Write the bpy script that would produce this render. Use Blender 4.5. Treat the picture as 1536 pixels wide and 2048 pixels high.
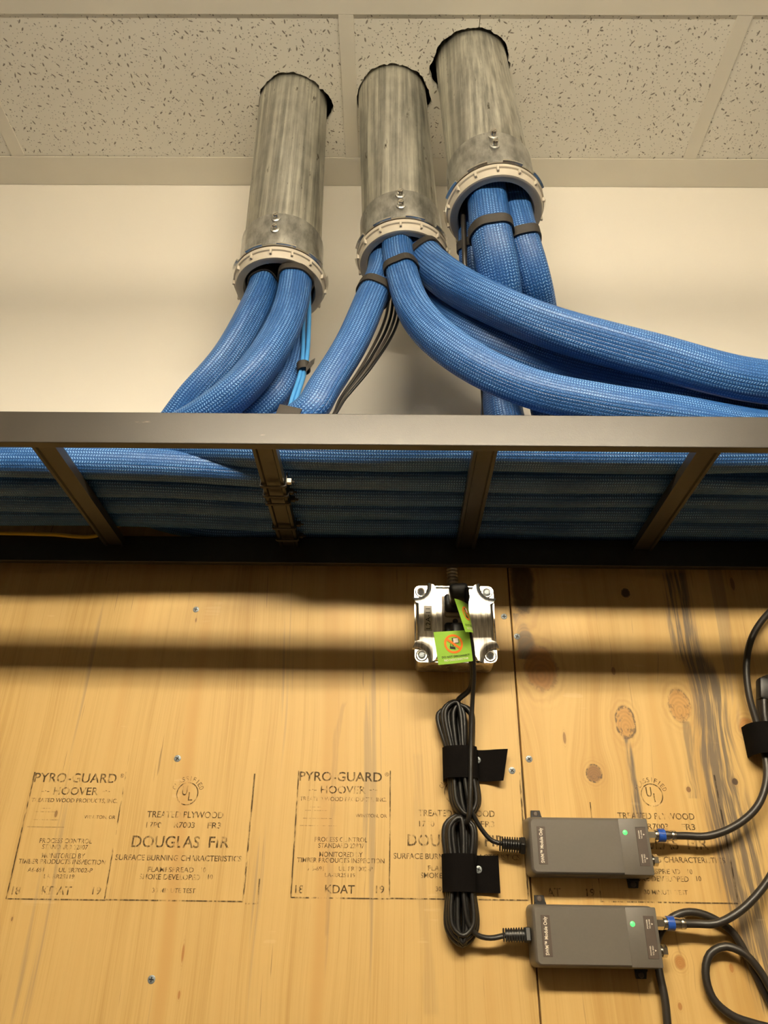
import bpy, bmesh, math, random
import numpy as np
from mathutils import Vector, Matrix
from mathutils.geometry import tessellate_polygon
random.seed(7)
for o in list(bpy.data.objects): bpy.data.objects.remove(o)
scene = bpy.context.scene
COL = scene.collection
PI = math.pi

# ------------------------------------------------------------------ camera
CAMZ = 1.52                      # eye height above the floor
FPX, PITCH, YAW, ROLL, DIST = 1503.28, 0.503176, -0.011725, 0.014404, 0.93314
HC = CAMZ + 1.2224               # ceiling height
_f = Vector((math.sin(YAW)*math.cos(PITCH), math.cos(YAW)*math.cos(PITCH), math.sin(PITCH)))
_r = Vector((math.cos(YAW), -math.sin(YAW), 0)); _u = _r.cross(_f)
RT = math.cos(ROLL)*_r + math.sin(ROLL)*_u
UP = -math.sin(ROLL)*_r + math.cos(ROLL)*_u
CAM = Vector((0, -DIST, CAMZ))
cd = bpy.data.cameras.new('camera'); cam = bpy.data.objects.new('camera', cd); COL.objects.link(cam)
cd.sensor_fit = 'HORIZONTAL'; cd.sensor_width = 36; cd.lens = FPX/1536*36; cd.clip_start = 0.02
M = Matrix.Identity(4)
for i in range(3):
    M[i][0], M[i][1], M[i][2], M[i][3] = RT[i], UP[i], -_f[i], CAM[i]
cam.matrix_world = M
scene.camera = cam
# ------------------------------------------------------------------ world, light, exposure
w = bpy.data.worlds.new('world'); scene.world = w; w.use_nodes = True
w.node_tree.nodes['Background'].inputs[0].default_value = (0.05, 0.045, 0.04, 1)
w.node_tree.nodes['Background'].inputs[1].default_value = 0.3
# the room is lit by one hung strip light with three bare tubes, behind the viewer (built at the end)
LX, LY, LZ = 0.10, -1.36, CAMZ + 0.922
TUBE_STRENGTH, TUBE_COLOR = 84.0, (1.0, 0.88, 0.68, 1)
vs = scene.view_settings
vs.view_transform = 'Standard'; vs.look = 'None'; vs.exposure = 0.45; vs.gamma = 1; vs.use_curve_mapping = False

# ------------------------------------------------------------------ helpers
def ray(px, py):
    return RT*((px-768)/FPX) + UP*((1024-py)/FPX) + _f
def P(px, py, Y):                # the point of a real plane y = Y that a measured pixel belongs to
    d = ray(px, py); return CAM + d*((Y+DIST)/d.y)
def PZ(px, py, z):
    d = ray(px, py); return CAM + d*((z-CAMZ)/d.z)
def lin(r, g, b):
    f = lambda c: c/12.92 if c <= .04045 else ((c+.055)/1.055)**2.4
    return (f(r/255), f(g/255), f(b/255), 1)

class MB:
    def __init__(s): s.v=[]; s.f=[]; s.uv=[]; s.has_uv=False
    def add(s, verts, faces, uvs=None):
        n=len(s.v); s.v += [Vector(p) for p in verts]
        for i, fc in enumerate(faces):
            s.f.append([k+n for k in fc]); s.uv.append(uvs[i] if uvs else None)
        if uvs: s.has_uv=True
        return s
    def bm(s, b, mat=None):
        b.verts.index_update()
        vv=[v.co if mat is None else mat @ v.co for v in b.verts]
        s.add(vv, [[v.index for v in f.verts] for f in b.faces]); b.free(); return s
    def build(s, name, mat, parent=None, smooth=True, angle=40, origin=None):
        off = Vector(parent_loc(parent)) if parent is not None else Vector((0,0,0))
        o0 = Vector(origin) if origin is not None else Vector((0,0,0))
        me = bpy.data.meshes.new(name)
        me.from_pydata([tuple(p-off-o0) for p in s.v], [], s.f)
        if s.has_uv:
            l = me.uv_layers.new(name='UVMap'); k=0
            for i, fc in enumerate(s.f):
                for j in range(len(fc)):
                    l.data[k].uv = s.uv[i][j] if s.uv[i] else (0,0); k+=1
        b=bmesh.new(); b.from_mesh(me); bmesh.ops.recalc_face_normals(b, faces=b.faces)
        if smooth:
            for f in b.faces: f.smooth=True
            for e in b.edges:
                if len(e.link_faces)!=2 or e.calc_face_angle(0)>math.radians(angle): e.smooth=False
        b.to_mesh(me); b.free()
        if mat: me.materials.append(mat)
        o=bpy.data.objects.new(name, me); COL.objects.link(o); o.location=o0
        if parent is not None: o.parent=parent
        return o
def parent_loc(p):
    l=Vector(p.location)
    while p.parent: p=p.parent; l=l+Vector(p.location)
    return l
def tag(o, label, cat=None, group=None, kind=None):
    if label: o['label']=label
    if cat: o['category']=cat
    if group: o['group']=group
    if kind: o['kind']=kind
    return o
def thing(name, loc, label, cat, group=None, kind=None):
    o=bpy.data.objects.new(name, None); COL.objects.link(o); o.location=loc; o.empty_display_size=.02
    return tag(o, label, cat, group, kind)
def box(lo_, hi_, bev=0, seg=2):
    lo_=Vector(lo_); hi_=Vector(hi_); b=bmesh.new(); bmesh.ops.create_cube(b, size=1)
    for v in b.verts: v.co=Vector(((lo_[i]+hi_[i])/2+v.co[i]*(hi_[i]-lo_[i]) for i in range(3)))
    if bev: bmesh.ops.bevel(b, geom=list(b.edges), offset=bev, segments=seg, affect='EDGES', profile=.5)
    return b
def lathe(mb, prof, mat=None, n=48, closed=False):
    """prof: (r, z) pairs turned round the z axis"""
    vs_=[]; fs=[]
    for r,z in prof:
        for k in range(n):
            a=2*PI*k/n; p=Vector((r*math.cos(a), r*math.sin(a), z)); vs_.append(mat@p if mat else p)
    m=len(prof)
    for i in range(m if closed else m-1):
        j=(i+1)%m
        for k in range(n):
            fs.append([i*n+k, i*n+(k+1)%n, j*n+(k+1)%n, j*n+k])
    return mb.add(vs_, fs)
def catmull(pts, step=.006):
    pts=[np.array(p, float) for p in pts]
    pts=[2*pts[0]-pts[1]]+pts+[2*pts[-1]-pts[-2]]; out=[]
    for i in range(1, len(pts)-2):
        p0,p1,p2,p3=pts[i-1:i+3]
        t0=0; t1=t0+np.linalg.norm(p1-p0)**.5; t2=t1+np.linalg.norm(p2-p1)**.5; t3=t2+np.linalg.norm(p3-p2)**.5
        n=max(2, int(np.linalg.norm(p2-p1)/step))
        for k in range(n):
            t=t1+(t2-t1)*k/n
            A1=(t1-t)/(t1-t0)*p0+(t-t0)/(t1-t0)*p1; A2=(t2-t)/(t2-t1)*p1+(t-t1)/(t2-t1)*p2; A3=(t3-t)/(t3-t2)*p2+(t-t2)/(t3-t2)*p3
            B1=(t2-t)/(t2-t0)*A1+(t-t0)/(t2-t0)*A2; B2=(t3-t)/(t3-t1)*A2+(t-t1)/(t3-t1)*A3
            out.append((t2-t)/(t2-t1)*B1+(t-t1)/(t2-t1)*B2)
    out.append(pts[-2]); return [Vector(p) for p in out]
def frames(path):
    T=[]
    for i in range(len(path)):
        a=path[max(0,i-1)]; b=path[min(len(path)-1,i+1)]; T.append((b-a).normalized())
    n=Vector((0,-1,0)); n=(n-T[0]*n.dot(T[0]))
    if n.length<1e-3: n=Vector((0,0,1)); n=n-T[0]*n.dot(T[0])
    n.normalize(); N=[n]
    for i in range(1,len(path)):
        n=N[-1]-T[i]*N[-1].dot(T[i]); n.normalize(); N.append(n)
    return T, N
def tube(mb, path, rad, n=10, cap=True, shape=None, rows=0, off=0.0, i0=0, i1=None):
    """a swept tube; shape(s, a) scales the radius at arc length s and angle a; rows > 0 writes braid UVs"""
    T,N=frames(path); L=[0]
    for i in range(1,len(path)): L.append(L[-1]+(path[i]-path[i-1]).length)
    i1=len(path)-1 if i1 is None else i1
    vs_=[]; fs=[]; uv=[]; m=i1-i0+1
    for i in range(i0,i1+1):
        B=T[i].cross(N[i])
        for k in range(n):
            a=2*PI*k/n; r=rad*(shape(L[i],a) if shape else 1)+off
            vs_.append(path[i]+(N[i]*math.cos(a)+B*math.sin(a))*r)
    for i in range(m-1):
        for k in range(n):
            fs.append([i*n+k, i*n+(k+1)%n, (i+1)*n+(k+1)%n, (i+1)*n+k])
            if rows:
                u0,u1=L[i0+i],L[i0+i+1]; v0,v1=rows*k/n, rows*(k+1)/n
                uv.append([(u0,v0),(u0,v1),(u1,v1),(u1,v0)])
    if cap:
        for e in (0,(m-1)*n):
            fs.append([e+k for k in range(n)])
            if rows: uv.append([(0,0)]*n)
    return mb.add(vs_, fs, uv if rows else None)
def poly_extrude(mb, poly, holes, fn, d0, d1):
    """poly (and holes) in 2D, fn(x, y, d) to 3D; closed solid between d0 and d1"""
    loops=[poly]+list(holes); flat=[p for l in loops for p in l]; N=len(flat)
    tr=tessellate_polygon([[Vector((p[0],p[1],0)) for p in l] for l in loops])
    vs_=[fn(p[0],p[1],d0) for p in flat]+[fn(p[0],p[1],d1) for p in flat]
    fs=[list(t) for t in tr]+[[k+N for k in t[::-1]] for t in tr]; s=0
    for l in loops:
        m=len(l)
        for k in range(m): fs.append([s+k, s+(k+1)%m, N+s+(k+1)%m, N+s+k])
        s+=m
    return mb.add(vs_, fs)

# ------------------------------------------------------------------ node helpers
class Mat:
    def __init__(s, name, rough=.5, metal=0, color=(.5,.5,.5,1), spec=None):
        s.m=bpy.data.materials.new(name); s.m.use_nodes=True; s.nt=s.m.node_tree
        s.b=s.nt.nodes['Principled BSDF']
        s.b.inputs['Base Color'].default_value=color; s.b.inputs['Roughness'].default_value=rough; s.b.inputs['Metallic'].default_value=metal
        if spec is not None: s.b.inputs['Specular IOR Level'].default_value=spec
    def node(s, t, **kw):
        n=s.nt.nodes.new(t)
        for k,v in kw.items(): setattr(n,k,v)
        return n
    def put(s, sock, v):
        if isinstance(v, X): s.nt.links.new(v.s, sock)
        elif hasattr(v,'is_output'): s.nt.links.new(v, sock)
        else: sock.default_value=v
    def math(s, op, a, b=None, c=None):
        n=s.node('ShaderNodeMath', operation=op)
        for i,v in enumerate((a,b,c)):
            if v is not None: s.put(n.inputs[i], v)
        return X(s, n.outputs[0])
    def coord(s, kind='Object'):
        return s.node('ShaderNodeTexCoord').outputs[kind]
    def sep(s, v):
        n=s.node('ShaderNodeSeparateXYZ'); s.put(n.inputs[0], v); return [X(s,o) for o in n.outputs]
    def vec(s, x, y, z=0.0):
        n=s.node('ShaderNodeCombineXYZ')
        for i,v in enumerate((x,y,z)): s.put(n.inputs[i], v)
        return n.outputs[0]
    def noise(s, v, scale=1, detail=2, rough=.5, out='Fac', dist=0):
        n=s.node('ShaderNodeTexNoise'); s.put(n.inputs['Vector'], v); n.inputs['Scale'].default_value=scale
        n.inputs['Detail'].default_value=detail; n.inputs['Roughness'].default_value=rough; n.inputs['Distortion'].default_value=dist
        return X(s, n.outputs[out])
    def smooth(s, v, a, b):
        n=s.node('ShaderNodeMapRange', interpolation_type='SMOOTHSTEP'); s.put(n.inputs[0], v)
        n.inputs[1].default_value=a; n.inputs[2].default_value=b; return X(s, n.outputs[0])
    def mix(s, f, a, b):
        n=s.node('ShaderNodeMix', data_type='RGBA'); s.put(n.inputs[0], f); s.put(n.inputs[6], a); s.put(n.inputs[7], b)
        return X(s, n.outputs[2])
    def bump(s, h, strength=.3, dist=.001):
        n=s.node('ShaderNodeBump'); n.inputs['Strength'].default_value=strength; n.inputs['Distance'].default_value=dist
        s.put(n.inputs['Height'], h); s.nt.links.new(n.outputs[0], s.b.inputs['Normal'])
    def color(s, v): s.put(s.b.inputs['Base Color'], v)
    def rough(s, v): s.put(s.b.inputs['Roughness'], v)
class X:
    def __init__(s, m, sock): s.m=m; s.s=sock
    def __add__(s,o): return s.m.math('ADD',s,o)
    def __radd__(s,o): return s.m.math('ADD',o,s)
    def __sub__(s,o): return s.m.math('SUBTRACT',s,o)
    def __rsub__(s,o): return s.m.math('SUBTRACT',o,s)
    def __mul__(s,o): return s.m.math('MULTIPLY',s,o)
    def __rmul__(s,o): return s.m.math('MULTIPLY',o,s)
    def __truediv__(s,o): return s.m.math('DIVIDE',s,o)
    def sqrt(s): return s.m.math('SQRT',s)
    def exp(s): return s.m.math('EXPONENT',s)
    def sin(s): return s.m.math('SINE',s)
    def cos(s): return s.m.math('COSINE',s)
    def abs(s): return s.m.math('ABSOLUTE',s)
    def fract(s): return s.m.math('FRACT',s)
    def floor(s): return s.m.math('FLOOR',s)
    def max(s,o): return s.m.math('MAXIMUM',s,o)
    def min(s,o): return s.m.math('MINIMUM',s,o)
    def mod(s,o): return s.m.math('FLOORED_MODULO',s,o)

# ------------------------------------------------------------------ materials
def m_plain(name, col, rough=.5, metal=0, var=.06, scale=60, bump=0, spec=None):
    m=Mat(name, rough, metal, col, spec); c=m.coord()
    n=m.noise(c, scale, 4)
    dk=tuple(v*(1-var*2) for v in col[:3])+(1,); lt=tuple(min(1,v*(1+var*2)) for v in col[:3])+(1,)
    m.color(m.mix(n, dk, lt))
    if bump: m.bump(m.noise(c, scale*6, 3), bump, .0006)
    return m.m
M_PAINT = m_plain('cream_wall_paint', (.88,.825,.72,1), .75, 0, .012, 3, .12)
M_ROOM = Mat('room_paint_added_dark_band', .8); _x,_y,_z = M_ROOM.sep(M_ROOM.coord())
M_ROOM.color(M_ROOM.mix(M_ROOM.smooth(_z,1.99,2.0), (.11,.085,.06,1), (.76,.69,.55,1))); M_ROOM = M_ROOM.m  # dark lower band added out of view to cut bounce light under the ladder
M_FLOOR = m_plain('dark_floor_tile', (.12,.095,.07,1), .6, 0, .15, 8)
M_GRID = m_plain('painted_ceiling_grid', (.80,.75,.63,1), .5, 0, .02, 12)
M_DARK = m_plain('plenum_dark', (.012,.01,.009,1), .9)
M_RAIL = Mat('black_powder_coat', .42, 0, (.03,.026,.02,1), .55); _c=M_RAIL.coord(); _n=M_RAIL.noise(_c, 9, 5); _s=M_RAIL.noise(M_RAIL.vec(*[k*v for k,v in zip(M_RAIL.sep(_c),(14,60,120))]),1,5,.7)
M_RAIL.color(M_RAIL.mix(M_RAIL.smooth(_s,.70,.78), M_RAIL.mix(_n,(.022,.018,.013,1),(.036,.03,.022,1)), (.30,.25,.18,1)))
M_RAIL.rough(.32+_n*.12); M_RAIL.bump(M_RAIL.noise(_c, 900, 2), .12, .0004); M_RAIL=M_RAIL.m
M_VELCRO = m_plain('black_hook_and_loop_fabric', (.006,.005,.0045,1), .95, 0, .3, 900, .6, .06)
M_TIE = m_plain('black_strap_nylon', (.030,.024,.018,1), .6, 0, .2, 700, .4)
M_RUBBER = m_plain('black_cord_jacket', (.010,.009,.008,1), .45, 0, .1, 200)
M_COAX = m_plain('black_coax_jacket', (.022,.018,.014,1), .42, 0, .1, 120)
M_GREYPLASTIC = m_plain('grey_adapter_plastic', (.112,.099,.082,1), .45, 0, .03, 400, .08)
M_GREYSIDE = m_plain('grey_adapter_shell', (.112,.099,.082,1), .5, 0, .03, 400, .08)
M_LABEL = m_plain('dark_label', (.075,.055,.042,1), .5)
M_PRINTW = m_plain('white_print', (.75,.68,.56,1), .6)
M_PRINTB = m_plain('black_print', (.02,.02,.015,1), .6)
M_SILVER = m_plain('nickel_plated_metal', (.72,.69,.62,1), .22, 1, .06, 200)
M_BLUERING = m_plain('blue_plastic_ring', (.018,.075,.36,1), .3)
M_BUSH = m_plain('ivory_bushing_plastic', (.58,.52,.42,1), .45, 0, .05, 50)
M_ZINC = m_plain('zinc_screw', (.26,.29,.30,1), .45, .5, .1, 900)
M_GREEN = m_plain('green_tag_paper', (.30,.56,.06,1), .55, 0, .04, 40)
M_ORANGE = m_plain('orange_print', (.90,.20,.02,1), .55)
M_CYAN = m_plain('light_blue_cable_jacket', (.06,.27,.60,1), .35)
M_YELLOW = m_plain('yellow_cable_jacket', (.85,.52,.03,1), .4)
M_BROWN = m_plain('brown_grey_outlet_plastic', (.36,.29,.21,1), .3)
M_WIREGREY = m_plain('grey_wire_jacket', (.16,.13,.10,1), .4)
def m_glow(name, col, st):
    m=Mat(name,.3,0,col); m.b.inputs['Emission Color'].default_value=col; m.b.inputs['Emission Strength'].default_value=st; return m.m
M_LED = m_glow('green_led', (.08,.85,.16,1), .8)
def m_galv(name, base, r0, r1, stretch=(220,220,3)):
    m=Mat(name,.4,.92); x,y,z=m.sep(m.coord())
    st=m.noise(m.vec(x*stretch[0],y*stretch[1],z*stretch[2]),1,4,.6); bl=m.noise(m.coord(),24,4)
    sp=m.noise(m.vec(x*90,y*90,z*22),1,5,.65)
    f=st*.62+bl*.16+sp*.22
    c=m.mix(m.smooth(f,.3,.7), tuple(v*.42 for v in base)+(1,), tuple(min(1,v*1.3) for v in base)+(1,))
    m.color(m.mix(m.smooth(sp,.63,.72), c, (.10,.085,.06,1))); m.rough(r0+f*(r1-r0)); m.bump(st*.5+sp*.5,.12,.0006); return m.m
M_GALV = m_galv('galvanised_conduit', (.66,.65,.58), .30, .55, (160,160,2))
M_SLEEVE = m_galv('zinc_connector', (.66,.66,.63), .2, .42, (60,60,30))
M_COVER = m_galv('stamped_steel_cover', (.70,.67,.60), .14, .30, (500,40,40))
M_BOXSTEEL = m_galv('pressed_steel_box', (.60,.54,.44), .25, .45, (60,60,60))
def m_tile():
    m=Mat('fissured_ceiling_tile', .85); c=m.coord('Object'); x,y,z=m.sep(c); P2=m.vec(x,y,0.0)
    def pits(scale, l0, l1, w_, keep):
        v=m.node('ShaderNodeTexVoronoi', voronoi_dimensions='2D'); m.put(v.inputs['Vector'],P2); v.inputs['Scale'].default_value=scale
        px_,py_,_=m.sep(v.outputs['Position']); r,g,b=m.sep(v.outputs['Color'])
        dx=x-px_; dy=y-py_; a=(r-.5)*2.6+1.35; ca,sa=a.cos(),a.sin()
        u=dx*ca+dy*sa; t=dy*ca-dx*sa
        wob=m.noise(P2,420,2)*.6+.7
        d=((u/(l0+g*l1)).abs()*wob); e=((t/(w_*(.5+b)))).abs()*wob
        dd=(d*d+e*e).sqrt()
        return (1-m.smooth(dd,.7,1.1))*m.smooth(b,keep,keep+.01)
    p=pits(72,.0010,.0034,.0010,.38).max(pits(170,.0005,.0006,.0007,.45)*.7)
    bl=m.noise(P2,5,3); base=m.mix(bl,(.80,.76,.65,1),(.88,.84,.73,1))
    m.color(m.mix(p*.85, base, (.18,.145,.10,1))); m.bump((1-p)+m.noise(P2,500,2)*.12,.5,.0012); return m.m
M_TILE = m_tile()
def m_braid():
    m=Mat('blue_braided_sleeving', .42); uv=m.coord('UV'); u,v,_=m.sep(uv); x,y,z=m.sep(m.coord())
    row=v.floor(); fv=v.fract(); sg=1-row.mod(2.0)*2.0
    s=(u/.0030+sg*fv*.55+row*.5).fract()
    dash=(1-m.smooth((s-.5).abs(),.13,.27))*(1-m.smooth((fv-.5).abs(),.18,.40))
    gap=m.smooth((fv-.5).abs(),.38,.5)*.6
    big=m.noise(m.vec(u*9,v*.22,x*3),1,3,.6)
    k=m.smooth(big,.36,.62)
    base=m.mix(m.noise(m.vec(u*30,v*.5,x*6),1,3),(.008,.070,.245,1),(.016,.100,.33,1))
    base=m.mix(gap,base,(.006,.035,.13,1))
    m.color(m.mix(dash*(.14+k*.72), base, (.27,.50,.86,1)))
    m.bump(dash-gap*.8,.55,.0012); m.b.inputs['Specular IOR Level'].default_value=.45; return m.m
M_BRAID = m_braid()
M_INK = Mat('stamp_ink', .8, 0, (.045,.026,.012,1))
_x,_y,_z=M_INK.sep(M_INK.coord()); _n=M_INK.noise(M_INK.vec(_x*260,_y,_z*70),1,3,.7); _n2=M_INK.noise(M_INK.vec(_x*30,_y,_z*30),1,2)
_a=M_INK.smooth(_n*.65+_n2*.35,.40,.56); M_INK.put(M_INK.b.inputs['Alpha'], _a*.72); M_INK=M_INK.m

def m_wood(name, c0, c1, streak, knots, stains, seed, fine=.35, checks=.5):
    """vertical veneer grain; knots = (x, z, a, b, tone, hard); stains = (((x, z, half width), ...), strength)"""
    m=Mat(name,.52,0); x,y,z0=m.sep(m.coord()); z=z0-CAMZ
    wx=m.noise(m.vec(x*3.5+seed,z*1.6,seed),1,2)
    xw=x+(wx-.5)*.05
    kd=[]
    for (kx,kz,a,b,tone,hard) in knots:
        dx=x-kx; dz=z-kz
        q=(dx*dx)*(1/(2.3*a)**2)+(dz*dz)*(1/(2.6*b)**2)
        xw=xw-dx*(q*-1.0).exp()*.85
    fib=m.noise(m.vec(xw*700,seed,z*7),1,3,.6); mid=m.noise(m.vec(xw*120,seed+3,z*2.2),1,3,.6); brd=m.noise(m.vec(xw*22,seed+7,z*.9),1,2,.5)
    f=fib*fine+mid*.35+brd*(.65-fine*.5)
    col=m.mix(m.smooth(f,.36,.66),c0,c1)
    col=m.mix(m.smooth(brd,.54,.72)*.55,col,streak)
    if checks:
        ck=m.noise(m.vec(xw*330,seed+11,z*9),1,2,.5)
        col=m.mix(m.smooth(ck,.71,.75)*checks,col,(.10,.05,.018,1))
        gl=m.noise(m.vec(xw*160,seed+17,z*3),1,2,.5)*m.smooth(m.noise(m.vec(x*9,seed+23,z*1.1),1,2),.5,.62)
        col=m.mix(m.smooth(gl,.45,.60)*.42,col,(.22,.17,.11,1))
    rag=m.noise(m.vec(xw*260,seed+5,z*11),1,4,.65)
    rag2=m.noise(m.vec(xw*75,seed+51,z*5),1,3,.6)
    for pts,st in stains:
        zs=[p[1] for p in pts]; za,zb=min(zs),max(zs)
        t=(z-za)*(1/(zb-za))
        def crv(vals):
            n=m.node('ShaderNodeFloatCurve'); m.put(n.inputs['Value'],t); cv=n.mapping.curves[0]
            lo_,hi_=min(vals)-.001,max(vals)+.001
            q=sorted(((p[1]-za)/(zb-za),(v-lo_)/(hi_-lo_)) for p,v in zip(pts,vals))
            cv.points[0].location=q[0]; cv.points[1].location=q[-1]
            for a in q[1:-1]: cv.points.new(*a)
            n.mapping.update(); return X(m,n.outputs[0])*(hi_-lo_)+lo_
        cx=crv([p[0] for p in pts]); hw=crv([p[2] for p in pts])
        wv=m.noise(m.vec(x*60,seed+31,z*14),1,2)
        d=((x-cx+(wv-.5)*.012)/hw).abs()
        inside=(1-m.smooth(d,.45,1.15))*m.smooth(t,0,.03)*(1-m.smooth(t,.97,1))
        s=m.smooth(rag*.6+rag2*.4+inside*.08,.48,.60)*inside*.85+inside*.14
        col=m.mix(s*st,col,(.095,.075,.058,1))
    for (kx,kz,a,b,tone,hard) in knots:
        dx=(x-kx)*(1/a); dz=(z-kz)*(1/b); r0=(dx*dx+dz*dz).sqrt()
        wob=m.noise(m.vec(x*70,seed,z*70),1,2); wob2=m.noise(m.vec(x*240,seed,z*200),1,2); r=r0+(wob-.5)*.42+(wob2-.5)*.14
        # rings outside the knot, gently bent grain
        ring=(r*14.0).sin()*.5+.5
        halo=(1-m.smooth(r,1.0,2.3))
        col=m.mix(halo*ring*.28,col,(.33,.16,.045,1))
        inn=1-m.smooth(r,.80,1.08)
        dzz=dz+.35; rr=(dx*dx+dzz*dzz).sqrt(); kr=((rr+wob*.12)*24.0).sin()*.5+.5
        kc=m.mix(kr*.45,tone,tuple(v*.62 for v in tone[:3])+(1,))
        col=m.mix(inn*(.92 if hard>.4 else .8),col,kc)
        edge=(1-m.smooth((r-.98).abs(),.02,.13))
        fl=m.noise(m.vec(x*220,seed+2,z*160),1,3,.7)
        col=m.mix(edge*hard*m.smooth(fl,.40,.56),col,(.035,.02,.012,1))
        if hard>.3:
            blk=inn*m.smooth(fl+(r-.5)*.18-dz*.05,.58,.68)*hard
            col=m.mix(blk*.8,col,(.05,.035,.025,1))
    sc=m.noise(m.vec(x*6,seed+41,z*160),1,3,.6)*m.smooth(m.noise(m.vec(x*14,seed+43,z*14),1,2),.55,.7)
    col=m.mix(m.smooth(sc,.52,.62)*.12,col,(.85,.68,.40,1))
    m.color(col); m.bump(f,.18,.0005); m.rough(.46+fib*.2); return m.m

# ------------------------------------------------------------------ the setting
XL, XR, YB = -1.95, 2.02, -3.75
def slab(name, lo_, hi_, mat):
    o=MB().bm(box(lo_,hi_)).build(name,mat,smooth=False); o['kind']='structure'; return o
slab('wall_back', (XL,.0125,0), (XR,.11,HC+.4), M_PAINT)
slab('wall_left', (XL-.1,YB,0), (XL,.012,HC+.4), M_ROOM)
slab('wall_right', (XR,YB,0), (XR+.1,.012,HC+.4), M_ROOM)
slab('wall_rear', (XL,YB-.1,0), (XR,YB,HC+.4), M_ROOM)
slab('floor', (XL,YB,-.1), (XR,.012,0), M_FLOOR)

# conduits: axis at the ceiling and at the bottom of the bushing
CON = [((-.1745,-.140,HC), (-.1640,-.140,CAMZ+.797)),
       ((-.0050,-.155,HC), (.0135,-.157,CAMZ+.832)),
       ((.1238,-.210,HC), (.1378,-.232,CAMZ+.845))]
A0 = -.0891                       # left flange edge of the tee over the picture's middle
ceil = thing('ceiling', (0,0,HC), None, None, kind='structure')
slab_deck = MB().bm(box((XL,YB,HC+.32),(XR,.012,HC+.4))).build('deck', M_DARK, ceil, smooth=False)
def jag(cx, cy, r, n=90, seed=0, bulge=(), spike=None):
    rnd=random.Random(seed); out=[]; j=0
    for k in range(n):
        a=2*PI*k/n; j=.55*j+rnd.uniform(-1,1)*.0013
        rr=r+j+(rnd.random()<.12)*rnd.uniform(-.004,.002)
        for (ba,bw,bh) in bulge:
            d=(a-ba+PI)%(2*PI)-PI; rr+=bh*math.exp(-(d/bw)**2)
        out.append([cx+rr*math.cos(a), cy+rr*math.sin(a)])
    if spike:
        i=min(range(n), key=lambda k: abs(out[k][0]-spike[0])+(out[k][1]>cy)*9)
        x0=out[i][0]; out[i:i+1]=[[x0-.0005,out[i][1]],[x0-.0004,spike[1]],[x0+.0004,spike[1]],[x0+.0007,out[i][1]]]
    return out
rows=[(-.302,.006)]; y=-.306
while y>YB+.05:
    rows.append((max(YB,y-1.218),y)); y-=1.22
tee_y=[-.316]+[-.316-1.22*k for k in range(1,3)]
for ri,(ya,yb) in enumerate(rows):
    for ci in range(-4,4):
        xa=max(XL, A0+.61*ci+.014); xb=min(XR, A0+.61*(ci+1)+.010)
        if xb-xa<.05: continue
        holes=[]
        if ri==0 and ci==-1: holes=[jag(-.1735,-.1405,.0605,seed=3,bulge=((-.05,.38,.008),(-1.9,.5,.001)))]
        if ri==0 and ci==0: holes=[jag(-.0035,-.1555,.0612,seed=5,bulge=((.12,.22,.004),)), jag(.1225,-.2085,.0640,seed=8,bulge=((3.05,.3,.0025),(PI,.12,.002)),spike=(.1285,-.3005))]
        mb=MB(); poly_extrude(mb, [(xa,ya),(xb,ya),(xb,yb),(xa,yb)], holes, lambda a,b,d: Vector((a,b,d)), HC+.0022, HC+.018)
        mb.build('ceiling_tile', M_TILE, ceil, smooth=False)
def tee(lo_, hi_, web):
    mb=MB().bm(box(lo_,hi_,.0005,1)); mb.bm(box(*web)); return mb.build('tee_bar', M_GRID, ceil, smooth=False)
for y0 in tee_y:
    tee((XL,y0,HC),(XR,y0+.024,HC+.0015),((XL,y0+.0112,HC+.001),(XR,y0+.0128,HC+.035)))
for ci in range(-3,4):
    x0=A0+.61*ci
    for k,(ya,yb) in enumerate([(-.292,-.0468),(-1.536,-.316),(-2.756,-1.56),(YB,-2.78)]):
        tee((x0,ya,HC+.0001),(x0+.024,yb,HC+.0016),((x0+.0112,ya,HC+.001),(x0+.0128,yb,HC+.03)))
mb=MB().bm(box((XL,-.0468,HC-.0004),(XR,.012,HC+.0012),.0003,1)); mb.bm(box((XL,.0100,HC),(XR,.012,HC+.045)))
mb.build('wall_angle', M_GRID, ceil, smooth=False)

# ------------------------------------------------------------------ plywood backboards
SEAM=.1583; ZT=CAMZ+.515
def K(px,py,wpx,hpx,tone,hard):
    p=P(px,py,0); a=(P(px+wpx/2,py,0)-p).length; b=(P(px,py-hpx/2,0)-p).length
    return (p.x,p.z-CAMZ,a,b,tone,hard)
RED=(.42,.175,.035,1); TAN=(.50,.265,.07,1); DK=(.055,.03,.016,1); BR=(.24,.12,.04,1)
kr=[K(1081,1337,64,84,RED,.25), K(1251,1446,38,62,TAN,.75), K(1358,1410,44,62,TAN,.45), K(1494,1455,32,38,RED,.1),
    K(1188,1547,30,33,BR,.9), K(1251,1186,18,19,DK,.6), K(1377,1579,9,11,BR,.5), K(1470,1563,12,14,DK,.5), K(1360,1925,22,28,RED,.1),
    K(1044,1168,46,118,DK,.3), K(1463,1936,8,18,RED,0), K(1360,2013,9,16,RED,0), K(1129,1476,6,24,BR,.2), K(1227,1342,8,16,BR,.3), K(1465,1168,8,26,BR,.2)]
def SP(px,py,hw):
    p=P(px,py,0); return (p.x,p.z-CAMZ,(P(px+hw,py,0)-p).length)
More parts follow.
